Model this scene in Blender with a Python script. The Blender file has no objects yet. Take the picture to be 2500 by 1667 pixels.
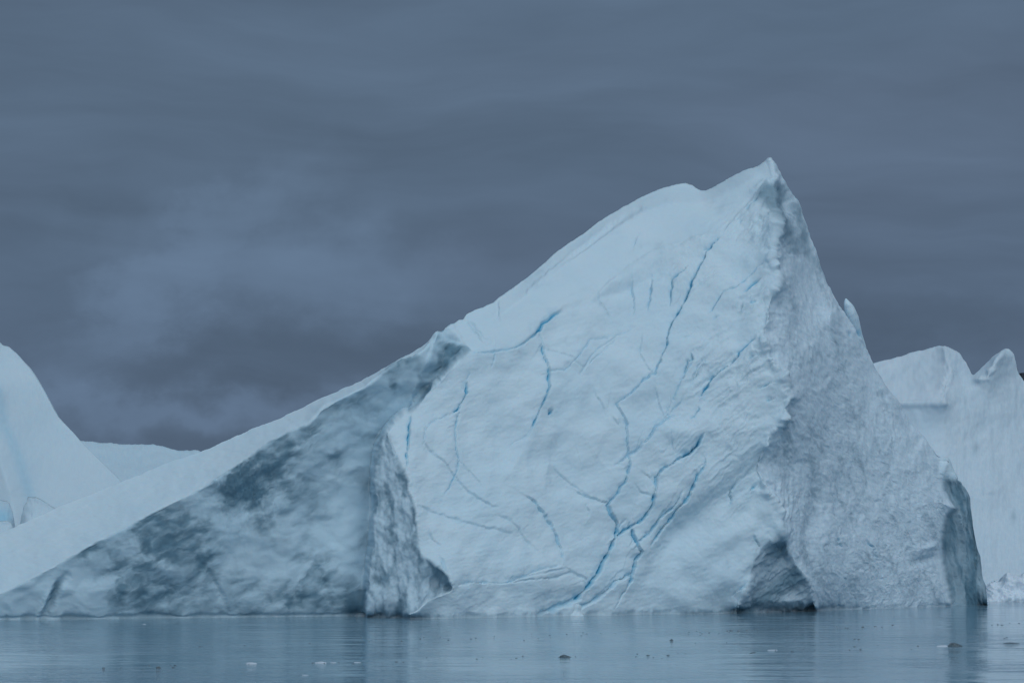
import bpy, math, random
import numpy as np

# ---------------------------------------------------------------- camera
F = 5903.0                 # focal length in photograph pixels (85 mm on a 36 mm sensor)
CX, CY = 1250.0, 833.5
HOR = 1330.0               # row of the sea horizon
CAM_H = 10.55              # eye height above the water
TH = math.atan((HOR - CY) / F)
CT, ST = math.cos(TH), math.sin(TH)

scene = bpy.context.scene
cam = bpy.data.cameras.new('camera')
cam.sensor_width = 36.0
cam.lens = F / 2500.0 * 36.0
cam.clip_start = 1.0
cam.clip_end = 60000.0
cam_ob = bpy.data.objects.new('camera', cam)
scene.collection.objects.link(cam_ob)
cam_ob.location = (0, 0, CAM_H)
cam_ob.rotation_euler = (math.pi / 2 + TH, 0, 0)
scene.camera = cam_ob
scene.render.resolution_x, scene.render.resolution_y = 1024, 682

# ---------------------------------------------------------------- sky, sun, exposure
SUN_TO = np.array([0.16, -0.79, 0.59]); SUN_TO /= np.linalg.norm(SUN_TO)
SUN_EL = math.asin(SUN_TO[2]); SUN_AZ = math.atan2(SUN_TO[0], SUN_TO[1])

world = bpy.data.worlds.new('World')
scene.world = world
world.use_nodes = True
nt = world.node_tree
nt.nodes.clear()


class G:
    """tiny node helper"""
    def __init__(self, tree):
        self.t = tree

    def n(self, kind, **kw):
        nd = self.t.nodes.new(kind)
        for k, v in kw.items():
            setattr(nd, k, v)
        return nd

    def link(self, a, b):
        self.t.links.new(a, b)

    def put(self, sock, v):
        if hasattr(v, 'is_output'):
            self.t.links.new(v, sock)
        else:
            sock.default_value = v

    def m(self, op, a, b=0.0, c=0.0, clamp=False):
        nd = self.n('ShaderNodeMath', operation=op)
        nd.use_clamp = clamp
        self.put(nd.inputs[0], a); self.put(nd.inputs[1], b); self.put(nd.inputs[2], c)
        return nd.outputs[0]

    def mix(self, f, a, b, blend='MIX'):
        nd = self.n('ShaderNodeMix', data_type='RGBA', blend_type=blend)
        self.put(nd.inputs[0], f)
        for s, v in ((nd.inputs[6], a), (nd.inputs[7], b)):
            self.put(s, v if hasattr(v, 'is_output') else tuple(v) + ((1.0,) if len(v) == 3 else ()))
        return nd.outputs[2]

    def comb(self, x, y, z=0.0):
        nd = self.n('ShaderNodeCombineXYZ')
        self.put(nd.inputs[0], x); self.put(nd.inputs[1], y); self.put(nd.inputs[2], z)
        return nd.outputs[0]

    def noise(self, vec, scale, detail=4.0, rough=0.5, dist=0.0):
        nd = self.n('ShaderNodeTexNoise')
        self.put(nd.inputs['Vector'], vec)
        nd.inputs['Scale'].default_value = scale
        nd.inputs['Detail'].default_value = detail
        nd.inputs['Roughness'].default_value = rough
        nd.inputs['Distortion'].default_value = dist
        return nd.outputs['Fac']

    def ramp(self, f, lo, hi, smooth=True):
        nd = self.n('ShaderNodeMapRange', interpolation_type='SMOOTHSTEP' if smooth else 'LINEAR')
        self.put(nd.inputs[0], f)
        nd.inputs[1].default_value = lo; nd.inputs[2].default_value = hi
        return nd.outputs[0]


def build_sky():
    g = G(nt)
    out = g.n('ShaderNodeOutputWorld')
    bg = g.n('ShaderNodeBackground')
    bg.inputs['Strength'].default_value = 0.1
    g.link(bg.outputs[0], out.inputs[0])
    sky = g.n('ShaderNodeTexSky', sky_type='NISHITA')
    sky.sun_disc = False
    sky.sun_elevation = SUN_EL
    sky.sun_rotation = SUN_AZ
    tc = g.n('ShaderNodeTexCoord')
    sep = g.n('ShaderNodeSeparateXYZ')
    g.link(tc.outputs['Generated'], sep.inputs[0])
    x, y, z = sep.outputs
    el = g.m('ARCSINE', z)                       # radians above the sea
    az = g.m('ARCTAN2', x, y)
    # overcast brightness rising towards the zenith
    sz = g.m('MAXIMUM', z, 0.0)
    lum = g.m('MULTIPLY_ADD', sz, 1.0, 0.80)
    # flat cloud layers, drawn out along the horizon
    w = g.noise(g.comb(g.m('MULTIPLY', az, 7.0), g.m('MULTIPLY', el, 16.0), 3.1), 1.0, 3.0, 0.5)
    el2 = g.m('ADD', el, g.m('MULTIPLY', g.m('SUBTRACT', w, 0.5), 0.05))
    n1 = g.noise(g.comb(g.m('MULTIPLY', az, 6.0), g.m('MULTIPLY', el2, 34.0), 0.0), 1.0, 5.0, 0.5)
    n2 = g.noise(g.comb(g.m('MULTIPLY', az, 15.0), g.m('MULTIPLY', el2, 100.0), 7.0), 1.0, 5.0, 0.55)
    nb = g.noise(g.comb(g.m('MULTIPLY', az, 3.0), g.m('MULTIPLY', el, 7.0), 12.0), 1.0, 2.0, 0.5)
    cl = g.m('ADD', g.m('MULTIPLY', g.m('SUBTRACT', n1, 0.5), 0.62),
             g.m('MULTIPLY', g.m('SUBTRACT', n2, 0.5), 0.14))
    cl = g.m('ADD', cl, g.m('MULTIPLY', g.m('SUBTRACT', nb, 0.5), 0.22))
    # ragged pale cloud low on the left and a pale bank close to the sea
    wa = g.noise(g.comb(g.m('MULTIPLY', az, 30.0), g.m('MULTIPLY', el, 40.0), 5.0), 1.0, 5.0, 0.55)
    wb = g.noise(g.comb(g.m('MULTIPLY', az, 30.0), g.m('MULTIPLY', el, 40.0), 9.0), 1.0, 5.0, 0.55)
    azw = g.m('ADD', az, g.m('MULTIPLY', g.m('SUBTRACT', wa, 0.5), 0.07))
    elw = g.m('ADD', el, g.m('MULTIPLY', g.m('SUBTRACT', wb, 0.5), 0.05))

    def blob(a0, e0, ra, re, slope, amp):
        da = g.m('SUBTRACT', azw, a0)
        de = g.m('SUBTRACT', g.m('SUBTRACT', elw, e0), g.m('MULTIPLY', da, slope))
        q = g.m('ADD', g.m('POWER', g.m('ABSOLUTE', g.m('DIVIDE', da, ra)), 2.0),
                g.m('POWER', g.m('ABSOLUTE', g.m('DIVIDE', de, re)), 2.0))
        return g.m('MULTIPLY', g.m('EXPONENT', g.m('MULTIPLY', q, -1.0)), amp)

    pb = g.m('MAXIMUM', blob(-0.138, 0.112, 0.062, 0.026, 0.70, 1.0), blob(-0.098, 0.115, 0.095, 0.026, -0.08, 0.9))
    pt = g.noise(g.comb(g.m('MULTIPLY', az, 24.0), g.m('MULTIPLY', el, 38.0), 2.0), 1.0, 5.0, 0.5, 0.3)
    pb = g.ramp(g.m('ADD', pb, g.m('MULTIPLY', g.m('SUBTRACT', pt, 0.5), 0.45)), 0.10, 1.15)
    pl = g.m('MULTIPLY', pb, 0.42)
    pl = g.m('ADD', pl, blob(-0.130, 0.053, 0.110, 0.0085, 0.02, 0.40))
    pl = g.m('SUBTRACT', pl, blob(-0.130, 0.076, 0.130, 0.012, 0.0, 0.10))
    pl = g.m('SUBTRACT', pl, blob(0.180, 0.090, 0.070, 0.014, 0.0, 0.15))
    lum = g.m('MULTIPLY', lum, g.m('ADD', g.m('ADD', cl, pl), 1.0))
    low = g.ramp(el, 0.20, 0.03)
    tint = g.mix(low, (0.98, 1.47, 2.18), (0.98, 1.49, 2.32))
    hi = g.ramp(el, 0.22, 1.2)
    tint = g.mix(hi, tint, (1.45, 1.95, 2.45))
    purple = g.ramp(nb, 0.42, 0.68)
    tint = g.mix(g.m('MULTIPLY', purple, 0.3), tint, g.mix(1.0, tint, (1.10, 0.98, 0.99), 'MULTIPLY'))
    lc = g.comb(lum, lum, lum)
    col = g.mix(1.0, tint, lc, 'MULTIPLY')
    col = g.mix(0.012, col, sky.outputs[0])
    g.link(col, bg.inputs['Color'])


build_sky()

sun = bpy.data.lights.new('sun', 'SUN')
sun.energy = 1.34
sun.angle = math.radians(80)
sun.color = (0.93, 0.98, 1.0)
sun_ob = bpy.data.objects.new('sun', sun)
scene.collection.objects.link(sun_ob)
from mathutils import Vector
sun_ob.rotation_euler = Vector(-SUN_TO).to_track_quat('-Z', 'Y').to_euler()
sun_ob.location = (-200, 0, 300)

vs = scene.view_settings
vs.view_transform = 'Standard'
vs.look = 'None'
vs.exposure = 0.0
vs.gamma = 1.0
vs.use_curve_mapping = False
scene.cycles.max_bounces = 6
scene.cycles.diffuse_bounces = 3
scene.cycles.glossy_bounces = 3
scene.cycles.use_denoising = True


# ---------------------------------------------------------------- geometry helpers
def at(px, py, Y):
    """point seen at a photograph pixel at depth Y (metres)"""
    px = np.asarray(px, float); py = np.asarray(py, float); Y = np.asarray(Y, float)
    u = (px - CX) / F; w = (CY - py) / F
    dy = CT - w * ST; dz = ST + w * CT
    return np.stack([u / dy * Y, Y + 0 * u, CAM_H + dz / dy * Y], -1)


def wl(py):
    """depth of the water surface at a row"""
    w = (CY - np.asarray(py, float)) / F
    return -CAM_H * (CT - w * ST) / (ST + w * CT)


_rng = np.random.RandomState(11)
_ang = _rng.rand(1024) * 2 * np.pi
_GX, _GY = np.cos(_ang), np.sin(_ang)


def pn(x, y, seed=0):
    xi = np.floor(x).astype(np.int64); yi = np.floor(y).astype(np.int64)
    fx = x - xi; fy = y - yi
    ux = fx * fx * fx * (fx * (fx * 6 - 15) + 10)
    uy = fy * fy * fy * (fy * (fy * 6 - 15) + 10)

    def gr(ix, iy, dx, dy):
        h = (ix * 374761393 + iy * 668265263 + seed * 982451653) & 0x7fffffff
        h = ((h ^ (h >> 13)) * 1274126177) & 0x7fffffff
        h = (h ^ (h >> 16)) & 1023
        return _GX[h] * dx + _GY[h] * dy
    a = gr(xi, yi, fx, fy); b = gr(xi + 1, yi, fx - 1, fy)
    c = gr(xi, yi + 1, fx, fy - 1); d = gr(xi + 1, yi + 1, fx - 1, fy - 1)
    return (a + ux * (b - a) + uy * ((c + ux * (d - c)) - (a + ux * (b - a)))) * 1.5


def fbm(x, y, seed=0, octv=4, gain=0.5, lac=2.03):
    s = np.zeros_like(x); amp = 1.0
    for k in range(octv):
        s += amp * pn(x, y, seed + 17 * k)
        x = x * lac + 3.7; y = y * lac + 1.3; amp *= gain
    return s


def ridged(x, y, seed=0, octv=4, gain=0.5, lac=2.03):
    s = np.zeros_like(x); amp = 1.0
    for k in range(octv):
        s += amp * (1 - 2 * np.abs(pn(x, y, seed + 17 * k)))
        x = x * lac + 3.7; y = y * lac + 1.3; amp *= gain
    return s


def rot(x, y, deg):
    c, s = math.cos(math.radians(deg)), math.sin(math.radians(deg))
    return c * x + s * y, -s * x + c * y


def sstep(x, a, b):
    t = np.clip((x - a) / (b - a), 0, 1)
    return t * t * (3 - 2 * t)


def inside(poly, x, y):
    r = np.zeros(x.shape, bool)
    n = len(poly)
    for i in range(n):
        x0, y0 = poly[i][:2]; x1, y1 = poly[(i + 1) % n][:2]
        if y0 == y1:
            continue
        c = ((y0 > y) != (y1 > y)) & (x < (x1 - x0) * (y - y0) / (y1 - y0) + x0)
        r ^= c
    return r


def polydist(pts, x, y):
    """distance to a polyline, share of its length at the foot point, side sign"""
    P = np.array([p[:2] for p in pts], float)
    seg = np.diff(P, axis=0); L = np.hypot(seg[:, 0], seg[:, 1]); S = np.concatenate([[0], np.cumsum(L)])
    best = np.full(x.shape, 1e9); tt = np.zeros(x.shape); sg = np.ones(x.shape)
    for i in range(len(seg)):
        dx = x - P[i, 0]; dy = y - P[i, 1]
        t = np.clip((dx * seg[i, 0] + dy * seg[i, 1]) / max(L[i] ** 2, 1e-9), 0, 1)
        ex = dx - t * seg[i, 0]; ey = dy - t * seg[i, 1]
        d = np.hypot(ex, ey)
        m = d < best
        best = np.where(m, d, best)
        tt = np.where(m, (S[i] + t * L[i]) / S[-1], tt)
        sg = np.where(m, np.sign(seg[i, 0] * dy - seg[i, 1] * dx), sg)
    return best, tt, sg


def membrane(lines, x0, x1, y0, y1, c):
    """stretched-sheet depth field through crease lines [(px,py,Y),...]"""
    nx = int((x1 - x0) / c) + 2; ny = int((y1 - y0) / c) + 2
    val = np.zeros((ny, nx)); cnt = np.zeros((ny, nx))
    for ln in lines:
        P = np.array(ln, float)
        if len(P) == 1:
            P = np.vstack([P, P + [[1, 0, 0]]])
        for a, b in zip(P[:-1], P[1:]):
            n = max(2, int(np.hypot(*(b - a)[:2]) / (c * 0.4)))
            t = np.linspace(0, 1, n)[:, None]
            q = a + t * (b - a)
            ix = np.round((q[:, 0] - x0) / c).astype(int); iy = np.round((q[:, 1] - y0) / c).astype(int)
            ok = (ix >= 0) & (ix < nx) & (iy >= 0) & (iy < ny)
            np.add.at(val, (iy[ok], ix[ok]), q[ok, 2]); np.add.at(cnt, (iy[ok], ix[ok]), 1)
    levels = []
    v, k = val, cnt
    while True:
        levels.append((v, k))
        if min(v.shape) < 12:
            break
        h, w = v.shape
        vp = np.pad(v, ((0, h % 2), (0, w % 2))); kp = np.pad(k, ((0, h % 2), (0, w % 2)))
        v = vp[0::2, 0::2] + vp[1::2, 0::2] + vp[0::2, 1::2] + vp[1::2, 1::2]
        k = kp[0::2, 0::2] + kp[1::2, 0::2] + kp[0::2, 1::2] + kp[1::2, 1::2]
    u = None
    for v, k in reversed(levels):
        m = k > 0
        cv = np.where(m, v / np.maximum(k, 1), 0)
        if u is None:
            u = np.full(v.shape, cv[m].mean())
        else:
            u = np.repeat(np.repeat(u, 2, 0), 2, 1)[:v.shape[0], :v.shape[1]]
        u = np.where(m, cv, u)
        for it in range(140):
            p = np.pad(u, 1, mode='edge')
            u = 0.25 * (p[:-2, 1:-1] + p[2:, 1:-1] + p[1:-1, :-2] + p[1:-1, 2:])
            u = np.where(m, cv, u)
    for it in range(3):
        p = np.pad(u, 1, mode='edge')
        u = 0.5 * u + 0.125 * (p[:-2, 1:-1] + p[2:, 1:-1] + p[1:-1, :-2] + p[1:-1, 2:])

    def sample(px, py):
        fx = np.clip((px - x0) / c, 0, nx - 1.001); fy = np.clip((py - y0) / c, 0, ny - 1.001)
        ix = fx.astype(int); iy = fy.astype(int); fx = fx - ix; fy = fy - iy
        return ((u[iy, ix] * (1 - fx) + u[iy, ix + 1] * fx) * (1 - fy)
                + (u[iy + 1, ix] * (1 - fx) + u[iy + 1, ix + 1] * fx) * fy)
    return sample


def grid_normals(P):
    du = np.gradient(P, axis=1); dv = np.gradient(P, axis=0)
    N = np.cross(du, dv)
    return N / np.maximum(np.linalg.norm(N, axis=-1, keepdims=True), 1e-9)


def make_mesh(name, V, Q, normals=None, attrs=None, uv=None, mat=None):
    me = bpy.data.meshes.new(name)
    me.vertices.add(len(V)); me.vertices.foreach_set('co', np.ascontiguousarray(V, np.float32).ravel())
    k = Q.shape[1]
    me.loops.add(Q.size); me.loops.foreach_set('vertex_index', np.ascontiguousarray(Q, np.int32).ravel())
    me.polygons.add(len(Q))
    me.polygons.foreach_set('loop_start', np.arange(0, Q.size, k, dtype=np.int32))
    me.polygons.foreach_set('use_smooth', np.ones(len(Q), bool))
    me.update(calc_edges=True)
    if attrs is not None:
        a = me.attributes.new('ice', 'FLOAT_COLOR', 'POINT')
        a.data.foreach_set('color', np.ascontiguousarray(attrs, np.float32).ravel())
    if uv is not None:
        a = me.attributes.new('face_uv', 'FLOAT_VECTOR', 'POINT')
        a.data.foreach_set('vector', np.ascontiguousarray(uv, np.float32).ravel())
    if normals is not None:
        me.normals_split_custom_set_from_vertices(np.ascontiguousarray(normals, np.float32))
    if mat:
        me.materials.append(mat)
    return me


def link_ob(name, me, parent=None, **props):
    ob = bpy.data.objects.new(name, me)
    scene.collection.objects.link(ob)
    if parent:
        ob.parent = parent
    for k, v in props.items():
        ob[k] = v
    return ob


def empty(name, loc, label, category, group=None):
    e = bpy.data.objects.new(name, None)
    scene.collection.objects.link(e)
    e.location = loc
    e.empty_display_size = 5
    e['label'] = label; e['category'] = category
    if group:
        e['group'] = group
    return e


# ---------------------------------------------------------------- materials
def ice_material(name, snow=(0.605, 0.745, 0.825), grey=(0.62, 0.745, 0.835), dark=(0.085, 0.175, 0.238),
                 blue=(0.09, 0.46, 0.68), bump=0.42, fine=1.0, sss=0.25):
    m = bpy.data.materials.new(name); m.use_nodes = True
    t = m.node_tree; t.nodes.clear(); g = G(t)
    out = g.n('ShaderNodeOutputMaterial'); b = g.n('ShaderNodeBsdfPrincipled')
    g.link(b.outputs[0], out.inputs[0])
    at_ = g.n('ShaderNodeAttribute', attribute_name='ice')
    sp = g.n('ShaderNodeSeparateColor'); g.link(at_.outputs['Color'], sp.inputs[0])
    dk, bl, gr = sp.outputs
    uv = g.n('ShaderNodeAttribute', attribute_name='face_uv').outputs['Vector']
    geo = g.n('ShaderNodeNewGeometry')
    pos = geo.outputs['Position']
    n1 = g.noise(pos, 0.10, 4.0, 0.55)
    n2 = g.noise(pos, 0.9, 5.0, 0.6)
    n3 = g.noise(pos, 3.5 * fine, 4.0, 0.6)
    col = g.mix(g.ramp(n1, 0.30, 0.72), snow, tuple(c * s for c, s in zip(snow, (0.93, 0.97, 0.99))))
    sm = g.n('ShaderNodeMapping'); g.link(uv, sm.inputs[0]); sm.inputs['Rotation'].default_value = (0, 0, math.radians(-25)); sm.inputs['Scale'].default_value = (2.6, 0.6, 1.0)
    n4 = g.noise(sm.outputs[0], 1.3, 5.0, 0.65, 0.4)
    gv = g.mix(g.ramp(g.m('ADD', g.m('MULTIPLY', n4, 0.65), g.m('MULTIPLY', n2, 0.35)), 0.40, 0.62), tuple(c * s for c, s in zip(grey, (0.81, 0.855, 0.89))), grey)
    col = g.mix(gr, col, gv)
    col = g.mix(g.ramp(bl, 0.0, 0.92, False), col, blue)
    col = g.mix(g.ramp(bl, 0.62, 1.0), col, (0.02, 0.24, 0.43))
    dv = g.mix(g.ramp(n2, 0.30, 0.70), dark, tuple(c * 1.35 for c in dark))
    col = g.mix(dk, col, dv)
    g.link(col, b.inputs['Base Color'])
    rg = g.m('SUBTRACT', 0.72, g.m('MULTIPLY', dk, 0.30))
    g.link(rg, b.inputs['Roughness'])
    b.inputs['IOR'].default_value = 1.31
    b.inputs['Subsurface Weight'].default_value = sss
    b.inputs['Subsurface Radius'].default_value = (0.35, 0.75, 1.0)
    b.inputs['Subsurface Scale'].default_value = 0.45
    b.inputs['Specular IOR Level'].default_value = 0.35
    bp = g.n('ShaderNodeBump')
    hgt = g.m('ADD', g.m('MULTIPLY', n2, 0.50), g.m('MULTIPLY', n3, 0.26))
    hgt = g.m('MULTIPLY', hgt, g.m('MULTIPLY', g.m('ADD', 0.32, g.m('MULTIPLY', gr, 0.25)), g.m('SUBTRACT', 1.0, g.m('MULTIPLY', dk, 0.7))))
    g.link(hgt, bp.inputs['Height'])
    bp.inputs['Strength'].default_value = bump
    bp.inputs['Distance'].default_value = 0.6
    g.link(bp.outputs[0], b.inputs['Normal'])
    return m


def plain_material(name, col, rough=0.7, noise_scale=0.5, amp=0.25, bump=0.0):
    m = bpy.data.materials.new(name); m.use_nodes = True
    t = m.node_tree; g = G(t)
    b = t.nodes['Principled BSDF']
    geo = g.n('ShaderNodeNewGeometry')
    n = g.noise(geo.outputs['Position'], noise_scale, 5.0, 0.6)
    c = g.mix(g.ramp(n, 0.3, 0.7), tuple(x * (1 - amp) for x in col), tuple(min(1, x * (1 + amp)) for x in col))
    g.link(c, b.inputs['Base Color'])
    b.inputs['Roughness'].default_value = rough
    if bump:
        bp = g.n('ShaderNodeBump'); g.link(n, bp.inputs['Height'])
        bp.inputs['Strength'].default_value = 0.6; bp.inputs['Distance'].default_value = bump
        g.link(bp.outputs[0], b.inputs['Normal'])
    return m


def water_material():
    m = bpy.data.materials.new('calm_sea_water'); m.use_nodes = True
    t = m.node_tree; g = G(t)
    b = t.nodes['Principled BSDF']
    b.inputs['Base Color'].default_value = (0.155, 0.285, 0.375, 1)
    b.inputs['Roughness'].default_value = 0.06
    b.inputs['IOR'].default_value = 1.333
    geo = g.n('ShaderNodeNewGeometry')
    mp = g.n('ShaderNodeMapping'); g.link(geo.outputs['Position'], mp.inputs[0])
    mp.inputs['Scale'].default_value = (0.45, 1.0, 1.0)
    p = mp.outputs[0]
    big = g.noise(p, 0.10, 3.0, 0.5, 0.5)
    mid = g.noise(p, 0.30, 4.0, 0.55, 0.5)
    fin = g.noise(p, 1.2, 3.0, 0.6, 0.3)
    patch = g.ramp(g.noise(geo.outputs['Position'], 0.020, 3.0, 0.55), 0.40, 0.64)
    amp = g.m('MULTIPLY_ADD', patch, 0.85, 0.22)
    h = g.m('ADD', g.m('MULTIPLY', big, 0.24), g.m('MULTIPLY', amp, g.m('ADD', g.m('MULTIPLY', mid, 0.40), g.m('MULTIPLY', fin, 0.09))))
    bp = g.n('ShaderNodeBump'); g.link(h, bp.inputs['Height'])
    bp.inputs['Strength'].default_value = 1.0; bp.inputs['Distance'].default_value = 1.0
    g.link(bp.outputs[0], b.inputs['Normal'])
    return m


MAT_ICE = ice_material('glacier_ice')
MAT_FAR = ice_material('distant_glacier_ice', snow=(0.56, 0.69, 0.77), grey=(0.55, 0.66, 0.73), bump=0.25)
MAT_SEA = water_material()

# ---------------------------------------------------------------- the sea
me = make_mesh('sea', np.array([[-20000, -300, 0], [20000, -300, 0], [20000, 40000, 0], [-20000, 40000, 0.]]),
               np.array([[0, 1, 2, 3]]), mat=MAT_SEA)
link_ob('sea', me, kind='structure')


# ---------------------------------------------------------------- relief builder
def spread(parts):
    c = []
    for a, b, s in parts:
        n = max(2, int(round((b - a) / s)))
        c.append(np.linspace(a, b, n, endpoint=False))
    c.append([parts[-1][1]])
    return np.concatenate(c)


def relief(cols, base, sil, lines, nrow, cell=4.0, back=30.0, nback=14, down=3.0, jag=0.0, seed=3, back_pow=1.6):
    """solid ice body: front surface through crease lines, closed over the back down to the water.
    returns dict with grids (rows, cols): P positions, px, py, ff front flag"""
    base = np.array(base, float); sil = np.array(sil, float)
    yb = np.interp(cols, base[:, 0], base[:, 1])
    ys = np.interp(cols, sil[:, 0], sil[:, 1])
    if jag:
        ys = ys + jag * fbm(cols / 22.0, cols * 0 + 0.5, seed, 4, 0.6)
    ys = np.minimum(ys, yb - 0.5)
    v = np.linspace(0, 1, nrow)[:, None]
    py = yb + (ys - yb) * v
    px = np.repeat(cols[None, :], nrow, 0)
    silY = [tuple(p) for p in sil]
    bl = [(p[0], p[1], float(wl(p[1])) if len(p) < 3 else p[2]) for p in base.tolist()]
    smp = membrane([silY, bl] + lines, cols[0] - 20, cols[-1] + 20, sil[:, 1].min() - 30, base[:, 1].max() + 10, cell)
    Y = smp(px, py)
    P = at(px, py, Y)
    P[0, :, 2] = 0.0
    # below the water
    d = []
    for k in (2, 1):
        q = P[0].copy(); q[:, 2] = -down * k / 2; q[:, 1] -= 0.25 * k
        d.append(q)
    # over the back
    top = P[-1]
    bk = []
    for k in range(1, nback + 1):
        t = k / nback
        q = top.copy()
        q[:, 1] = top[:, 1] + back * t
        q[:, 0] = top[:, 0] * (1 + 0.0 * t)
        q[:, 2] = top[:, 2] - (top[:, 2] + down) * t ** back_pow
        bk.append(q)
    PP = np.concatenate([np.stack(d), P, np.stack(bk)], 0)
    ext = lambda A: np.concatenate([A[:1], A[:1], A] + [A[-1:]] * nback, 0)
    fr = np.ones(PP.shape[:2], bool); fr[nrow + 2:] = False
    return dict(P=PP, px=ext(px), py=ext(py), front=fr, n0=2, nrow=nrow)


def quads(R, C):
    i = np.arange((R - 1) * C).reshape(R - 1, C)[:, :-1]
    return np.stack([i, i + 1, i + 1 + C, i + C], -1).reshape(-1, 4)


def emit(parts, root, P, N, Q, attrs, uv, region, names, mat):
    """split one continuous surface into its parts"""
    V = (P.reshape(-1, 3) - np.array(root.location)); Nn = N.reshape(-1, 3)
    obs = {}
    for rid in np.unique(region):
        f = Q[region == rid]
        u, inv = np.unique(f.ravel(), return_inverse=True)
        me = make_mesh(names[rid][0], V[u], inv.reshape(f.shape), Nn[u], attrs[u], uv[u], mat)
        ob = link_ob(names[rid][0], me, root)
        if names[rid][1]:
            ob['label'] = names[rid][1]
        obs[rid] = ob
    return obs


# ================================================================ main iceberg
BASE = [(-470, 1513), (-110, 1513), (0, 1512), (230, 1510), (600, 1506), (860, 1503.5), (886, 1503), (897, 1506),
        (985, 1507), (994, 1510), (1200, 1507), (1400, 1503), (1600, 1499), (1797, 1496), (1815, 1495.5), (1990, 1490),
        (2200, 1484), (2318, 1479), (2411, 1476)]
SIL = [(-470, 1510, 352), (-250, 1415, 357), (0, 1304, 360), (141, 1239, 361), (296, 1176, 362), (485, 1103, 363),
       (606, 1052, 364.5), (669, 1028, 365), (768, 982, 366), (881, 929, 367), (970, 880, 368), (1049, 833, 369),
       (1060, 815, 369), (1068, 806, 369.5), (1077, 806, 370), (1107, 790, 371), (1119, 780, 372), (1129, 779, 372.5),
       (1139, 766, 373.5), (1180, 750, 376), (1204, 740, 378), (1220, 727, 379), (1270, 690, 384), (1324, 648, 388),
       (1390, 591, 394),
       (1462, 541, 400), (1567, 481, 406), (1622, 458, 409), (1651, 450, 410), (1673, 447, 411), (1690, 451, 410),
       (1712, 464, 408), (1723, 464, 407), (1767, 444, 405), (1816, 417, 403), (1851, 405, 401), (1873, 389, 400),
       (1879, 390, 400), (1896, 408, 401.0), (1914, 438, 402.3), (1942, 487, 404.2), (1954, 515, 405.7), (1970, 560, 407.1),
       (1984, 602, 407.6), (1994, 625, 408.2), (2015, 687, 409.3), (2036, 722, 410.5), (2058, 757, 411.7), (2078, 790, 412.9),
       (2100, 825, 414.0), (2117, 855, 415.4), (2128, 887, 416.0), (2133, 904, 417.0), (2153, 942, 418.0), (2191, 986, 421.0),
       (2217, 1029, 422.0), (2255, 1072, 423.0), (2285, 1103, 424.0), (2312, 1128, 425.0), (2324, 1148, 425.0), (2337, 1171, 425),
       (2346, 1180, 425.5), (2355, 1195, 426), (2370, 1240, 426.5), (2378, 1290, 427), (2381, 1340, 428), (2388, 1365, 427),
       (2396, 1400, 427), (2404, 1432, 426.5), (2409, 1460, 426), (2411, 1475, 426)]
RAMP_EDGE = [(-110, 1511, 343), (0, 1450, 343), (121, 1389, 344), (218, 1333, 345), (339, 1270, 346.3), (402, 1236, 347),
             (509, 1183, 348.5), (621, 1105, 350.5), (700, 1054, 352.5), (753, 1036, 353.5), (789, 995, 355),
             (845, 964, 356.5), (891, 944, 358), (952, 893, 360.5), (996, 874, 362), (1019, 864, 362.5),
             (1038, 851, 363.5), (1052, 832, 366)]
RIDGE = [(1879, 406, 398.8), (1889, 438, 396), (1893, 500, 391), (1896, 546, 389), (1893, 581, 387), (1882, 638, 384),
         (1900, 676, 383.5), (1880, 753, 380), (1872, 788, 379), (1861, 826, 378), (1889, 895, 377), (1915, 933, 376.5),
         (1927, 969, 376), (1917, 1010, 375.5), (1907, 1040, 375.5), (1884, 1054, 375.5), (1866, 1115, 376),
         (1866, 1174, 376.5), (1869, 1202, 376.5), (1903, 1253, 377), (1903, 1302, 377), (1858, 1342, 376.5),
         (1828, 1414, 375.5), (1810, 1457, 375), (1797, 1493, 374.5)]
LIP = [(1145, 862, 368, 368.3), (1119, 881, 366.5, 368.8), (1096, 905, 365, 368.8), (1072, 930, 364, 368.4),
       (1043, 956, 363, 368), (1021, 983, 362, 367.3), (1002, 1009, 361, 367), (992, 1003, 360.7, 366.5),
       (962, 1030, 360, 366), (937, 1058, 358.5, 365.5), (925, 1080, 358, 365), (919, 1107, 357.5, 365),
       (911, 1184, 356.5, 364.5), (914, 1235, 356, 364), (906, 1347, 355, 363), (896, 1413, 354.5, 361.5),
       (896, 1502, 354, 359.5)]
SNOW_EDGE = [(947, 1056, 357.2), (967, 1107, 356), (993, 1163, 355), (995, 1199, 354.5), (1013, 1240, 353.5),
             (1016, 1286, 353), (1026, 1352, 352), (1044, 1367, 351.5), (1095, 1408, 351), (1103, 1437, 350.5)]
FOOT = [(994, 1503, 346.8), (1010, 1494, 347.2), (1049, 1464, 348.5), (1103, 1439, 351.2), (1140, 1424, 352.8), (1250, 1421, 356.5),
        (1330, 1405, 360)]
INNER = [(2153, 955, 416), (2190, 1035, 415.5), (2215, 1090, 415.5), (2255, 1165, 416.5), (2290, 1215, 418),
         (2308, 1230, 418.5), (2330, 1241, 420.5)]
END_EDGE = [(2301, 1176, 421.5), (2306, 1195, 421), (2318, 1220, 420.8), (2332, 1240, 420.5), (2325, 1246, 420.4),
            (2310, 1262, 420), (2304, 1285, 420), (2299, 1320, 420), (2301, 1360, 420.5), (2308, 1400, 420.2),
            (2316, 1440, 420), (2322, 1476, 420)]
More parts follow.
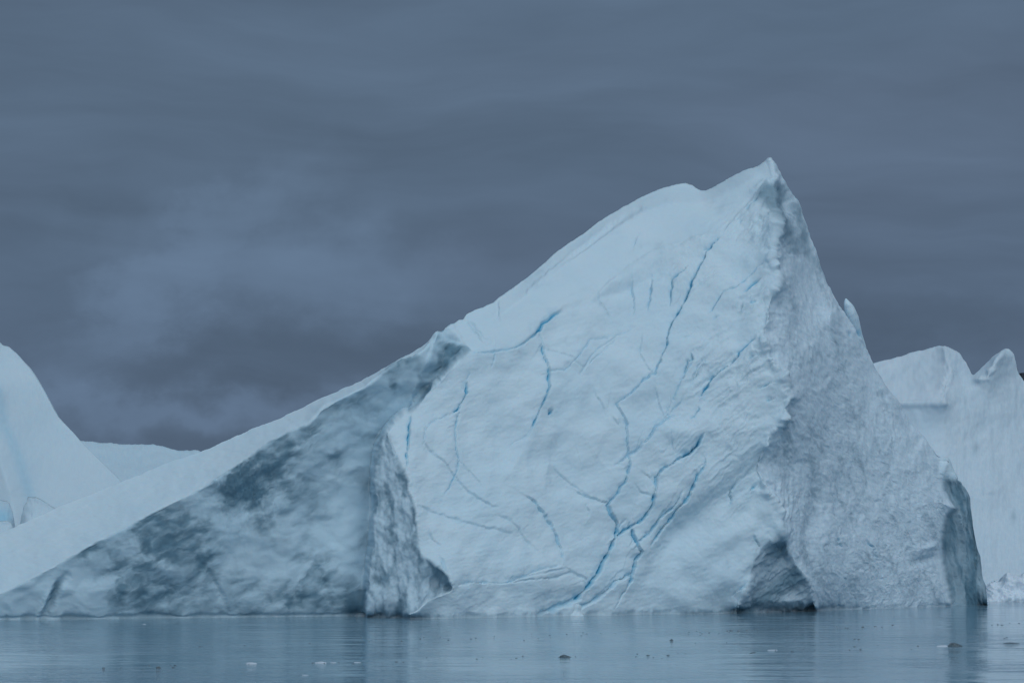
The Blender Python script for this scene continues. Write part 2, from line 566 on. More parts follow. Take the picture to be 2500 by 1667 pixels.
lines = [[(x, y, z + 1.2) for x, y, z in RAMP_EDGE], RIDGE,
         [(x, y, f) for x, y, f, b in LIP], [(x - 6, y - 5, b) for x, y, f, b in LIP],
         SNOW_EDGE, FOOT, [(x - 4, y - 8, z + 2.5) for x, y, z in FOOT[:4]],
         [(1060, 1415, 354.0), (1075, 1445, 353.5)],
         INNER, [(x - 4, y, z) for x, y, z in END_EDGE], [(x + 6, y - 1, z + 4.5) for x, y, z in END_EDGE],
         # alcove and its pale rib
         [(1068, 815, 368.3), (1050, 870, 364.8), (1025, 930, 364.8), (1008, 985, 365.8)],
         [(1088, 850, 370.2), (1070, 900, 369.5)], [(1079, 812, 369.8), (1102, 824, 369.5), (1130, 842, 369), (1146, 858, 368.5)],
         # scarp under the snow dome, and the roll of the dome
         [(1145, 862, 368), (1200, 850, 369.5), (1265, 845, 371), (1320, 803, 375), (1340, 780, 376.5), (1380, 745, 379),
          (1450, 725, 382), (1520, 660, 387), (1600, 610, 390.5), (1700, 580, 391), (1760, 570, 390)],
         [(1160, 800, 371.5), (1230, 765, 374), (1330, 690, 381), (1400, 630, 386.5), (1470, 580, 391.5), (1570, 520, 397), (1640, 495, 399),
          (1720, 490, 398.5), (1800, 460, 398), (1850, 430, 398)],
         # dark undercut hollow at the foot of the ridge
         [(1895, 1330, 380.5), (1920, 1372, 382), (1880, 1400, 381), (1850, 1440, 380.5)],
         [(1930, 1430, 384), (1960, 1465, 384.5), (1880, 1470, 381)],
         [(1915, 1300, 378.5), (1940, 1372, 381), (1975, 1412, 383), (1990, 1485, 386.5)],
         [(2030, 760, 399), (2050, 1000, 399), (2060, 1250, 398)],
         # rolls of the dark wall
         [(330, 1380, 348.5), (420, 1390, 350)], [(600, 1250, 353.5), (640, 1300, 355)], [(760, 1250, 359), (800, 1300, 360)]]

cols = spread([(-470, -30, 9), (-30, 850, 3.0), (850, 1990, 2.0), (1990, 2290, 2.4), (2290, 2411, 2.0)])
B = relief(cols, BASE, SIL, lines, 400, cell=3.0, back=42.0, nback=16, jag=1.3, seed=5)
P, px, py = B['P'], B['px'], B['py']
N = grid_normals(P)
front = B['front']
sh = px.shape
# waver of feature lines
wx = px + 2.2 * fbm(px / 16, py / 16, 91, 3); wy = py + 2.2 * fbm(px / 16, py / 16, 92, 3)
A0 = px / 16.4; B0 = (1508 - py) / 16.4
A = wx / 16.4; Bm = (1508 - wy) / 16.4       # metres on the faces

# ---- regions of the surface
def poly_of(*ls):
    o = []
    for l in ls:
        o += [p[:2] for p in l]
    return o

R_SIL = [p for p in SIL]
reg_ramp = inside(poly_of([(-480, 1560), (-110, 1530)], RAMP_EDGE, [(1052, 700), (-480, 700)]), wx, wy)
reg_wall = inside(poly_of([(-110, 1560), (-110, 1511)], RAMP_EDGE, [(1052, 820), (1068, 800), (1080, 800), (1146, 858)],
                          [(x - 2, y, 0) for x, y, f, b in LIP], [(896, 1560)]), wx, wy) & ~reg_ramp
reg_pil = inside(poly_of([(x - 2, y) for x, y, f, b in LIP[9:]], [(896, 1560), (990, 1560)], FOOT[:4], SNOW_EDGE[::-1]), wx, wy)
reg_alc = inside([(1068, 806), (1080, 808), (1102, 822), (1132, 840), (1150, 862), (1119, 881), (1096, 905), (1043, 956),
                  (1002, 1009), (1006, 975), (1030, 900), (1060, 830)], wx, wy) & ~reg_pil
reg_right = inside(poly_of([(1876, 300)], RIDGE, [(1797, 1560), (2325, 1560)], END_EDGE[::-1], [(2301, 1120), (2420, 1120), (2420, 300)]), wx, wy)
reg_end = inside(poly_of(END_EDGE, [(2322, 1560), (2430, 1560), (2430, 1120), (2345, 1165), (2337, 1171)]), wx, wy)
reg_dome = inside([(1050, 700), (1145, 862), (1200, 850), (1265, 845), (1320, 803), (1340, 780), (1380, 745), (1450, 725), (1520, 660),
                   (1600, 610), (1700, 580), (1760, 570), (1868, 452), (1889, 438), (1876, 392), (1876, 300), (1050, 300)], wx, wy) & ~reg_alc & ~reg_wall & ~reg_ramp
reg_foot = inside(poly_of([(994, 1560)], FOOT, [(1330, 1560)]), wx, wy)
reg_hollow = inside([(1903, 1300), (1858, 1342), (1828, 1414), (1810, 1457), (1795, 1500), (1990, 1500), (1992, 1470),
                     (1975, 1412), (1940, 1376), (1926, 1340)], wx, wy)
reg_right &= ~reg_hollow


def soft(mask, k=3):
    a = mask.astype(float)
    for _ in range(k):
        p = np.pad(a, 1, mode='edge')
        a = 0.2 * (p[:-2, 1:-1] + p[2:, 1:-1] + p[1:-1, :-2] + p[1:-1, 2:] + a)
    return a


sR, sW, sP, sA, sE, sD, sH, sRm = (soft(m, 4) for m in (reg_right, reg_wall, reg_pil, reg_alc, reg_end, reg_dome, reg_hollow, reg_ramp))
sF = np.clip(1 - sR - sW - sP - sA - sE - sD - sH - sRm, 0, 1)

# ---- relief of each kind of surface
disp = np.zeros(sh)
big = fbm(A / 9, Bm / 9, 1, 3)
disp += sF * (0.75 * big + 0.12 * fbm(A / 4.5, Bm / 3.2, 23, 2, 0.4))
disp += sD * 0.35 * fbm(A / 12, Bm / 8, 2, 2)
crust = fbm(A / 0.9, Bm / 0.55, 3, 4, 0.6)
ca, cb = rot(A, Bm, 12)
disp += (sF * 0.042 + sD * 0.02) * fbm(ca / 1.3, cb / 0.5, 4, 4, 0.6)
# combed diagonal ridges towards the right-hand ridge
ra, rb = rot(A, Bm, 38)
comb = ridged(ra / 7.5 + 0.4 * fbm(A / 5, Bm / 5, 8, 2), rb / 1.25 + 0.35 * fbm(A / 3, Bm / 3, 9, 3), 6, 4, 0.5)
cw = sF * sstep(wx, 1480, 1800) * sstep(wy, 1480, 1050) * 0.8 + sF * sstep(wx, 1600, 1880) * sstep(wy, 1150, 900) * 0.4
cw = cw * (0.25 + 0.75 * sstep(fbm(A / 8, Bm / 8, 10, 2), -0.35, 0.35))
disp += cw * 0.25 * comb
dcw = sD * sstep(wx, 1560, 1850) * sstep(wy, 440, 560)
disp += dcw * 0.10 * comb
# notched edge of the ridge
dr, tr, sr = polydist(RIDGE, wx, wy)
disp += np.exp(-(dr / 30) ** 2) * (1.3 * fbm(A / 8, Bm / 6.5, 21, 3, 0.4) + 0.06 * fbm(A / 0.8, Bm / 0.8, 22, 3)) * front * sstep(wy, 410, 500)
rn = fbm(A / 2.6, Bm / 2.2, 24, 3, 0.5)
disp += 1.0 * np.exp(-dr / 8.0) * np.clip(0.55 + 1.1 * rn, 0, 1.6) * front * sstep(wy, 470, 560) * sstep(wy, 1320, 1200)
# wall of rough ice on the right: streaks down the fall line
wa_, wb_ = rot(A, Bm, 112)
streak = ridged(wa_ / 5 + 0.5 * fbm(A / 4, Bm / 4, 12, 3), wb_ / 1.3 + 0.4 * fbm(A / 3, Bm / 3, 13, 3), 14, 4, 0.55)
rgh = fbm(A / 0.8, Bm / 0.8, 15, 4, 0.65)
disp += sR * (0.15 * streak + 0.05 * rgh + 0.7 * fbm(A / 8, Bm / 14, 16, 3))
disp += sR * sstep(wx, 2000, 1890) * sstep(wy, 1050, 1250) * 0.42 * ridged(A / 1.6 + 0.3 * fbm(A / 3, Bm / 3, 18, 2), Bm / 9, 19, 3)
# scalloped dark wall
scal = fbm(A0 / 3.6 + 0.3 * pn(A0 / 3, B0 / 3, 31), B0 / 2.4 + 0.3 * pn(A0 / 3, B0 / 3, 32), 33, 2, 0.35)
bil = np.abs(fbm(A / 2.0, Bm / 1.5, 34, 3))
disp += (sW + sA) * (0.22 * scal + 0.5 * fbm(A / 9, Bm / 7, 35, 2))
fl = fbm(A / 0.7 + 0.2 * Bm, Bm / 6, 36, 3)
disp += sW * np.exp(-((wx - 600) / 90) ** 2 - ((wy - 1190) / 110) ** 2) * 0.3 * fl
disp += sP * (0.45 * fbm(A / 2.0, Bm / 4.0, 37, 3, 0.5) + 0.025 * rgh)
dse, tse, sse = polydist(SNOW_EDGE, wx, wy)
disp += np.exp(-(dse / 12) ** 2) * 0.10 * fbm(A / 0.8, Bm / 0.8, 38, 3, 0.5)
disp += sE * (0.35 * ridged(A / 1.5 + 0.12 * Bm, Bm / 9, 41, 3) + 0.3 * fbm(A / 3, Bm / 5, 42, 3))
ha, hb = rot(A, Bm, 35)
disp += sH * (0.45 * fbm(ha / 4.0, hb / 1.6, 45, 4, 0.55) + 0.20 * fbm(ha / 1.4, hb / 0.7, 46, 3, 0.5))
disp += sRm * (0.22 * fbm(A / 10, Bm / 5, 51, 4, 0.55) + 0.03 * fbm(ca / 1.6, cb / 0.4, 52, 3))

# ---- soft troughs and swells on the broken face: points, width (px), height (m)
TROUGH = [([(1862, 1118), (1800, 1185), (1720, 1255), (1640, 1330), (1590, 1400)], 34, -2.0),
          ([(1868, 1195), (1830, 1240), (1770, 1290)], 22, -0.9),
          ([(1850, 1260), (1780, 1310), (1700, 1360)], 26, 0.8),
          ([(1600, 1500), (1700, 1440), (1800, 1380)], 40, 0.7),
          ([(1330, 668), (1420, 605), (1500, 548), (1560, 512)], 7, -0.55),
          ([(1290, 712), (1400, 615), (1480, 555)], 5, 0.4),
          ([(1500, 690), (1580, 640), (1680, 610), (1760, 580)], 18, 0.6),
          ([(1380, 750), (1450, 735), (1540, 700), (1640, 660)], 12, -0.5),
          ([(1330, 1150), (1430, 1160), (1480, 1120)], 60, -1.5),
          ([(1110, 1030), (1200, 1070), (1280, 1120)], 55, -1.2),
          ([(1480, 880), (1560, 940), (1500, 1010)], 45, 0.9),
          ([(1390, 860), (1330, 930), (1300, 1000)], 40, 0.8),
          ([(1600, 1045), (1680, 1060), (1760, 1030)], 30, 0.8),
          ([(1870, 455), (1900, 452), (1920, 480), (1932, 540)], 16, -0.9),
          ([(1840, 468), (1866, 446), (1892, 440), (1912, 452)], 8, 0.6),
          ([(1985, 1180), (1990, 1260), (1975, 1330)], 22, -1.1),
          ([(2215, 1345), (2235, 1368), (2290, 1360)], 9, -0.7),
          ([(2240, 1340), (2300, 1325)], 8, 0.5),
          ([(105, 1512), (125, 1470), (140, 1430), (165, 1405)], 10, -0.9),
          ([(92, 1512), (112, 1460), (130, 1425)], 7, 0.5),
          ([(500, 1380), (540, 1450), (560, 1505)], 7, -0.4),
          ([(1180, 900), (1170, 1000), (1200, 1100)], 30, 0.35)]
for pts, w, h in TROUGH:
    d, t, s = polydist(pts, wx, wy)
    disp += front * h * np.exp(-(d / w) ** 2) * np.sin(np.pi * np.clip(t, 0.06, 0.94)) ** 0.5


def C(ox, oy, k, pts):
    return [(ox + k * a, oy + k * b) for a, b in pts]


K = 0.2551
cA = lambda p: C(960, 780, K, p)
cA2 = lambda p: C(960, 1100, K, p)
cD = lambda p: C(1300, 1100, K, p)
cE = lambda p: C(1560, 780, K, p)
cG = lambda p: C(1560, 1100, K, p)
c3 = lambda p: C(1100, 700, 0.3827, p)
c4 = lambda p: C(1500, 350, 0.3507, p)
c7 = lambda p: C(1780, 1240, 0.1913, p)
c8 = lambda p: C(1220, 420, 0.2424, p)
# points, width px, depth m, blueness
CRACKS = [
    (cA([(175, 890), (160, 960), (150, 1060), (145, 1170), (140, 1280), (130, 1370), (125, 1450)]), 3.2, 0.9, 0.95),
    (cA([(745, 510), (715, 570), (705, 640), (712, 700), (680, 770), (640, 830), (590, 870)]), 3.2, 0.9, 0.95),
    (cA([(660, 830), (560, 900), (430, 950), (340, 1000), (310, 1070), (300, 1130), (303, 1190), (370, 1250), (480, 1350), (590, 1480), (700, 1610),
         (830, 1720), (930, 1780), (1020, 1800)]), 4.5, 0.45, 0.16),
    (cA([(640, 880), (620, 960), (598, 1030), (600, 1140), (605, 1260), (635, 1350), (620, 1440), (590, 1500), (550, 1600), (500, 1670)]), 3.2, 0.6, 0.50),
    (cA([(1430, 250), (1455, 390), (1480, 510), (1465, 630), (1480, 670), (1450, 740), (1420, 820), (1390, 890), (1345, 970), (1335, 1030)]), 3.4, 0.9, 0.85),
    (cA([(1335, 1030), (1290, 1100), (1160, 1170), (1090, 1230)]), 6, 0.35, 0.10),
    (cA([(730, 340), (830, 325), (940, 320), (1070, 295), (1190, 260), (1280, 200), (1340, 150)]), 5, 0.7, 0.35),
    (cA([(1330, 160), (1410, 90), (1425, 40), (1480, 0), (1520, -30), (1570, -60), (1640, -90)]), 7, 1.2, 0.85),
    (cA([(960, 330), (960, 400), (930, 470)]), 3.5, 0.4, 0.3),
    (cA([(740, 30), (820, 130), (870, 185), (930, 210)]), 5, 0.45, 0.12),
    (cA2([(200, 520), (400, 580), (600, 650), (750, 700), (900, 730), (1050, 760), (1150, 790)]), 7, 0.4, 0.10),
    (cA2([(960, 610), (1100, 660), (1190, 720), (1280, 850), (1400, 960)]), 6, 0.4, 0.12),
    (cA2([(1290, 440), (1370, 490), (1450, 590), (1530, 690), (1580, 800), (1610, 890), (1628, 990), (1640, 1080)]), 4.5, 0.7, 0.42),
    (cA2([(330, 740), (370, 850), (460, 930)]), 4, 0.4, 0.2),
    (cA2([(420, 1000), (460, 1060), (490, 1150), (530, 1190)]), 5, 0.5, 0.2),
    (cA2([(620, 1290), (740, 1255), (900, 1250), (1100, 1255), (1180, 1215), (1400, 1140), (1560, 1105)]), 6, 0.8, 0.22),
    (cA2([(1100, 1260), (1300, 1235), (1560, 1210), (1700, 1170), (1850, 1240)]), 5, 0.4, 0.15),
    (c4([(735, 655), (690, 715), (640, 770), (615, 830), (575, 910), (540, 990), (510, 1070), (470, 1130), (435, 1200), (395, 1270), (375, 1320), (362, 1400)]), 4.2, 1.2, 1.0),
    (c4([(362, 1390), (345, 1450), (320, 1500), (295, 1565)]), 4.0, 0.7, 0.5),
    (c3([(1335, 480), (1300, 560), (1270, 570), (1150, 680), (1060, 740), (1100, 810), (1130, 880), (1130, 980), (1150, 1090), (1145, 1160)]), 4.5, 0.8, 0.42),
    (c3([(1145, 1150), (1120, 1240), (1050, 1340), (1010, 1390), (1030, 1440), (1075, 1500), (1083, 1560)]), 4.5, 1.0, 0.6),
    (cD([(835, 700), (810, 830), (750, 940), (700, 1040), (640, 1140), (580, 1230), (500, 1330), (430, 1420)]), 4.6, 1.5, 1.0),
    (cD([(440, 1400), (300, 1470), (150, 1530), (40, 1575)]), 13, 1.2, 0.42),
    (cD([(835, 800), (960, 720), (1060, 660), (1110, 600), (1165, 500), (1165, 430)]), 5.2, 1.4, 0.85),
    (cD([(1165, 440), (1185, 330), (1180, 250), (1250, 180), (1390, 80), (1480, 40), (1540, 0)]), 6.0, 1.1, 0.55),
    (cE([(430, 1310), (500, 1265), (550, 1210), (590, 1130), (620, 1090)]), 6.0, 1.9, 1.0),
    (cD([(970, 760), (1000, 880), (1040, 970), (990, 1060), (960, 1150), (920, 1250)]), 5.6, 1.4, 0.85),
    (cD([(920, 1240), (870, 1340), (800, 1450), (765, 1520)]), 3.5, 0.6, 0.5),
    (cD([(1020, 860), (1130, 790), (1230, 650), (1350, 540), (1410, 450), (1430, 380)]), 4.2, 1.0, 0.6),
    (cD([(1130, 910), (1190, 840), (1250, 760), (1310, 690), (1360, 600), (1440, 510), (1500, 420), (1540, 320), (1575, 240)]), 5.0, 1.1, 0.75),
    (cE([(530, 1560), (550, 1500), (600, 1430), (630, 1390), (630, 1340), (600, 1290)]), 4.0, 0.9, 0.6),
    (cD([(930, 1190), (850, 1220), (770, 1250), (730, 1310), (640, 1390), (560, 1440), (470, 1490), (380, 1550)]), 8.0, 1.1, 0.45),
    (cE([(-230, 1400), (0, 1230), (70, 1160), (150, 1040), (290, 940), (400, 895)]), 7.0, 0.9, 0.32),
    (cE([(290, 940), (270, 880), (310, 780), (305, 700)]), 4.0, 0.5, 0.25),
    (cE([(1120, 170), (1080, 200), (960, 320), (940, 370), (890, 415), (800, 480), (720, 540), (670, 600), (640, 660), (600, 720), (555, 765)]), 4.4, 1.1, 0.9),
    (cE([(545, 290), (500, 330), (510, 390), (470, 410), (440, 510), (415, 570)]), 4.2, 0.8, 0.6),
    (cE([(600, 400), (545, 490), (520, 540)]), 3.5, 0.6, 0.35),
    (cE([(570, 820), (580, 850), (540, 910), (490, 960)]), 4.0, 0.9, 0.75),
    (cE([(1330, 590), (1210, 630), (1130, 665)]), 4.5, 0.8, 0.7),
    (cE([(1300, 745), (1260, 770), (1215, 780)]), 4.0, 0.7, 0.75),
    (cE([(1140, 340), (1100, 360), (1040, 400)]), 4.0, 0.6, 0.5),
    (c4([(525, 850), (490, 900), (400, 960), (395, 1040), (385, 1140)]), 3.2, 0.8, 0.7),
    (c4([(265, 900), (262, 970), (245, 1090), (230, 1180)]), 3.2, 0.7, 0.45),
    (c4([(115, 920), (130, 1060), (142, 1150), (125, 1210)]), 3.2, 0.6, 0.3),
    (c4([(1050, 830), (940, 920), (850, 1000), (750, 1050), (700, 1130), (650, 1200)]), 4.2, 0.8, 0.55),
    (c4([(1040, 925), (985, 970), (930, 1020), (880, 1060)]), 5.0, 1.0, 0.8),
    (c4([(730, 1200), (690, 1222)]), 3.5, 0.5, 0.6),
    (c4([(900, 1138), (865, 1155)]), 3.5, 0.5, 0.45),
    (c4([(985, 1102), (940, 1115)]), 3.5, 0.5, 0.6),
    (c4([(1005, 390), (950, 440), (915, 475)]), 4.5, 1.0, 0.7),
    (c4([(895, 535), (872, 560)]), 3.5, 0.6, 0.5),
    (c4([(1055, 533), (995, 558)]), 3.5, 0.6, 0.55),
    (c4([(700, 705), (660, 742), (615, 750)]), 4.0, 0.7, 0.8),
    (c8([(990, 1180), (1000, 1300), (1070, 1400), (1130, 1480)]), 3.5, 0.5, 0.18),
    (c8([(1420, 600), (1350, 740), (1340, 830)]), 3.0, 0.4, 0.2),
    (c3([(1000, 320), (890, 340), (850, 400), (790, 480), (720, 540), (630, 550)]), 4.0, 0.5, 0.22),
    (c3([(1180, 250), (1060, 310), (940, 400), (890, 450), (820, 580)]), 5.0, 0.4, 0.12),
    (c3([(830, 1300), (900, 1340), (1000, 1365)]), 5.0, 0.5, 0.25),
    (c3([(500, 1340), (560, 1390), (640, 1480), (680, 1560)]), 5.0, 0.4, 0.15),
    (cG([(960, 300), (900, 380), (912, 460), (880, 540)]), 4.0, 0.9, 0.55),
    (cG([(1160, 310), (1120, 345), (1080, 395)]), 4.0, 0.8, 0.75),
    (cG([(1080, 800), (1130, 870), (1160, 940)]), 3.0, 0.6, 0.5),
    (cG([(1030, 1250), (960, 1330), (880, 1390)]), 4.5, 0.6, 0.45),
    (c7([(1360, 370), (1380, 420), (1415, 500)]), 3.0, 0.8, 0.95),
    (c7([(1715, 400), (1790, 500), (1830, 590), (1860, 640)]), 2.6, 0.7, 0.75),
    (c7([(1430, 860), (1470, 940)]), 2.6, 0.5, 0.5),
    (c7([(1400, 1230), (1425, 1265)]), 3.0, 0.5, 0.6),
    (c7([(1890, 860), (1930, 910)]), 2.6, 0.5, 0.45),
    (cA([(690, 290), (650, 310), (610, 330)]), 3.5, 0.8, 0.8),
    ([(1336, 1014), (1342, 1008), (1351, 1003)], 5.5, 1.2, 1.0),
    ([(2086, 800), (2094, 814), (2099, 826)], 4.0, 0.8, 0.9),
    ([(2070, 806), (2078, 826)], 3.0, 0.5, 0.5),
]
HAIR = lambda p: C(903, 733, 0.4988, p)
CRACKS += [(HAIR(p), 4.0, 0.38, b) for p, b in [
    ([(625, 0), (630, 60), (635, 120)], 0.12), ([(480, 110), (510, 150), (540, 190)], 0.14), ([(1330, 160), (1320, 260), (1370, 350)], 0.14),
    ([(1090, 420), (1140, 520), (1155, 560)], 0.14), ([(440, 790), (500, 840), (560, 920)], 0.12), ([(900, 800), (1000, 890), (1060, 940)], 0.16),
    ([(1390, 390), (1410, 480), (1440, 560)], 0.2), ([(1470, 640), (1475, 700), (1480, 760)], 0.2), ([(1330, 830), (1370, 860), (1400, 900)], 0.16),
    ([(1060, 990), (1075, 1030), (1075, 1060)], 0.12), ([(1270, 1060), (1230, 1110)], 0.2), ([(700, 1350), (830, 1340), (960, 1310), (1070, 1370)], 0.16),
    ([(830, 160), (860, 230), (850, 300)], 0.22), ([(1000, 310), (1040, 330), (1090, 300), (1210, 180)], 0.12), ([(1500, 200), (1560, 180), (1600, 150)], 0.16),
    ([(1180, 560), (1220, 620)], 0.16), ([(1540, 470), (1500, 520), (1460, 560)], 0.3), ([(1580, 300), (1520, 400), (1490, 480)], 0.3),
    ([(1640, 300), (1590, 380), (1560, 440)], 0.3), ([(1290, 880), (1330, 930), (1390, 960)], 0.14), ([(880, 240), (950, 270), (990, 290)], 0.14)]]


def free_end(k, p):
    for q, (pts, *_r) in enumerate(CRACKS):
        if q != k and polydist(pts, np.array([p[0]]), np.array([p[1]]))[0][0] < 11:
            return False
    return True


blue = np.zeros(sh); crack_id = np.full(sh, -1, int); crack_best = np.full(sh, 0.30)
cut = np.zeros(sh); lift = np.zeros(sh)
jx = px + 2.6 * fbm(px / 19, py / 19, 95, 3, 0.5); jy = py + 2.6 * fbm(px / 19, py / 19, 96, 3, 0.5)
for k, (pts, w, dep, bl_) in enumerate(CRACKS):
    a = np.array(pts)
    m = (px > a[:, 0].min() - 45) & (px < a[:, 0].max() + 45) & (py > a[:, 1].min() - 45) & (py < a[:, 1].max() + 45) & front
    if not m.any():
        continue
    if pts[-1][1] < pts[0][1]:
        pts = pts[::-1]
    d, t, s = polydist(pts, jx[m], jy[m])
    plen = np.hypot(*np.diff(a, axis=0).T).sum()
    tl = min(0.45, 30.0 / plen)
    ta = np.clip(t / tl, 0, 1) ** 0.7 if free_end(k, pts[0]) else 1.0
    tb = np.clip((1 - t) / tl, 0, 1) ** 0.7 if free_end(k, pts[-1]) else 1.0
    tap = ta * tb + 0 * t
    wob = 0.74 + 0.8 * fbm(px[m] / 26, py[m] / 26, 60 + k, 2)
    ww = 0.50 * w * np.clip(wob, 0.38, 1.6)
    core = np.exp(-(d / ww) ** 2) * tap
    side = np.where(s > 0, 1.0, 0.30)
    halo = np.exp(-(d / (ww * 4.5)) ** 2) * tap * side
    cut[m] = np.maximum(cut[m], dep * (core * 0.85 + 0.26 * halo))
    slab = np.where(s > 0, -0.10, 0.22) * dep * np.exp(-d / 22.0) * tap * (1 - np.exp(-(d / ww) ** 2))
    lift[m] = np.where(np.abs(slab) > np.abs(lift[m]), slab, lift[m])
    bl2 = bl_ * np.clip(0.55 + 0.9 * (wob - 0.4), 0.5, 1.0)
    blue[m] = np.maximum(blue[m], bl2 * (core * 0.85 + 0.22 * halo))
    if bl_ >= 0.5:
        sub = crack_best[m]; ci = crack_id[m]
        hit = core * tap > sub
        ci[hit] = k; sub[hit] = (core * tap)[hit]
        crack_best[m] = sub; crack_id[m] = ci
disp += lift - 0.6 * cut
blue = np.clip(blue, 0, 1)

# melt notch along the waterline of the dark wall
Z = P[..., 2]
nz = fbm(A / 3, A * 0 + 0.5, 110, 4, 0.6)
notch = np.exp(-((Z - 0.2) / (0.35 + 0.25 * np.clip(nz, -1, 1))) ** 2) * front
disp -= notch * (1 - sE) * (0.22 * sW + 0.25 * np.clip(0.4 + nz, 0, 1.2))
wet = np.exp(-(np.maximum(Z, 0) / (0.35 + 0.3 * np.clip(nz, -0.8, 1))) ** 2) * front

# ---- colour masks: clear dark ice, grey rough ice, painted shade
def field(ctrl, x, y):
    s = np.zeros(x.shape)
    for cx, cy, rx, ry, ang, v in ctrl:
        dx, dy = rot(x - cx, y - cy, ang)
        s += v * np.exp(-(dx / rx) ** 2 - (dy / ry) ** 2)
    return s


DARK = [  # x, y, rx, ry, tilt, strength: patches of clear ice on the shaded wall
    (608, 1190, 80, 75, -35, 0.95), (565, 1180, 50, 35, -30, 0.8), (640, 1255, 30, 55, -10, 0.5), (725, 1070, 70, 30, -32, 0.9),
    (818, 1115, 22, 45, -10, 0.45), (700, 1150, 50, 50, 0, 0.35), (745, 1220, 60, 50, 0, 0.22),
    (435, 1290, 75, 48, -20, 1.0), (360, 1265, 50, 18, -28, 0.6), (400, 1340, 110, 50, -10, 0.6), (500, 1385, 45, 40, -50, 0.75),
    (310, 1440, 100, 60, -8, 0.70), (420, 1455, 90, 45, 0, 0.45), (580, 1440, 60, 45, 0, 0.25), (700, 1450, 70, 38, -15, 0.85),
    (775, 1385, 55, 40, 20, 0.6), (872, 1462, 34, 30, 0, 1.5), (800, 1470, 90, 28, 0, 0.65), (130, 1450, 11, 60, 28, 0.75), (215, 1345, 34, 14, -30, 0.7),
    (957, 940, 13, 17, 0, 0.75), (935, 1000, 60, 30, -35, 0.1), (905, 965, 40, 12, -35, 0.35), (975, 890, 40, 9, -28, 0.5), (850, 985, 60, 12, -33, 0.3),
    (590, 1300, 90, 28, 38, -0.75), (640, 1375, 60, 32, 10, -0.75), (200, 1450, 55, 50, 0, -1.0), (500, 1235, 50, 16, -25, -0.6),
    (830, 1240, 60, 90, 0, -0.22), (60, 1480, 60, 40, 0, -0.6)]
w1 = fbm(A / 4, Bm / 4, 71, 3); w2 = fbm(A / 4, Bm / 4, 72, 3)
dn = fbm(A / 5.5 + 0.4 * w1, Bm / 3.6 + 0.4 * w2, 73, 4, 0.5)
da, db_ = rot(A, Bm, 25)
dn2 = fbm(da / 2.9 + 0.35 * w1, db_ / 1.35 + 0.35 * w2, 75, 4, 0.5)
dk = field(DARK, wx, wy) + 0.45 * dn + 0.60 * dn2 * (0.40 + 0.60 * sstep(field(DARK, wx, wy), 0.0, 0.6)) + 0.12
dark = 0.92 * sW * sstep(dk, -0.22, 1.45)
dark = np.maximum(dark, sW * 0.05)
disp_wall = 0.12 * sW * (0.5 - dark)
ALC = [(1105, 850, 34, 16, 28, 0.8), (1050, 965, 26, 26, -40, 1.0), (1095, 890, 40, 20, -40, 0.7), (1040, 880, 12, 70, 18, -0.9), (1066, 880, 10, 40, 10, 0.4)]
dark = np.maximum(dark, sA * sstep(field(ALC, wx, wy) + 0.40 * dn2 + 0.18, 0.0, 1.0) * 0.88)  # alcove recess darkened in the colour to stand for its shade
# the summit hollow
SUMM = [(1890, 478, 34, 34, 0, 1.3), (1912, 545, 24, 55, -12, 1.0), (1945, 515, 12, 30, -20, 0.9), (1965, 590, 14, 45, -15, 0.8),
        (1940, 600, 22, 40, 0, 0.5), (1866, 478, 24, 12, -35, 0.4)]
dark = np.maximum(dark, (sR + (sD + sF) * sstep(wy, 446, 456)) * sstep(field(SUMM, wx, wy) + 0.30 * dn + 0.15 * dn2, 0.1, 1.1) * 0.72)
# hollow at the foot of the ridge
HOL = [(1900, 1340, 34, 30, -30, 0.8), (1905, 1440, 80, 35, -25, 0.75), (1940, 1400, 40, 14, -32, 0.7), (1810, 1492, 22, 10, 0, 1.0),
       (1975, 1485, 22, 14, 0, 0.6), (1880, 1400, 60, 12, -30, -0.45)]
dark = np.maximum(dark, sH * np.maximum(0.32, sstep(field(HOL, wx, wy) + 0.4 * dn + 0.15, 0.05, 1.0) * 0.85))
dark = np.maximum(dark, sE * (0.66 + 0.30 * sstep(fbm(A / 1.6 + 0.15 * Bm, Bm / 7, 77, 4) + 0.4 * (np.abs(wx - 2370) < 14), -0.1, 0.7)))  # shadowed end cliff: its shade is put into the ice colour
# grey streaks in the rough wall and on the pillar
gs = fbm(wa_ / 6, wb_ / 1.6, 78, 5, 0.6)
dark = np.maximum(dark, sR * 0.08 * sstep(gs + 0.6 * rgh + 0.5 * fbm(A / 8, Bm / 8, 79, 2), 0.0, 1.3))
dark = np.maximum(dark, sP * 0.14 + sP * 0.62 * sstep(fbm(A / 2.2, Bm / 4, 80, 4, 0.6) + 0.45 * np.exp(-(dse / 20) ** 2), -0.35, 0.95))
RWALL = [(1985, 1180, 13, 60, -12, 0.75), (1972, 1310, 11, 55, 8, 0.75), (2035, 1115, 45, 60, -25, 0.35), (1922, 1050, 13, 70, 4, 0.7), (1895, 1130, 12, 60, 6, 0.5),
         (2000, 1400, 16, 60, -8, 0.5), (2090, 1390, 60, 40, -20, 0.35), (2230, 1400, 60, 50, 0, 0.35), (1900, 900, 12, 40, -20, 0.5), (1940, 760, 30, 90, -18, 0.2),
         (2015, 700, 12, 70, -18, 0.5), (2235, 1368, 40, 8, -5, 0.5), (1890, 690, 16, 20, 0, 0.6), (1884, 590, 10, 22, 20, 0.5), (2120, 1200, 60, 80, -20, 0.15)]
dark = np.maximum(dark, sR * 0.50 * sstep(field(RWALL, wx, wy) + 0.55 * gs + 0.25 * rgh, 0.10, 1.0))
sRg = soft(reg_right, 25)
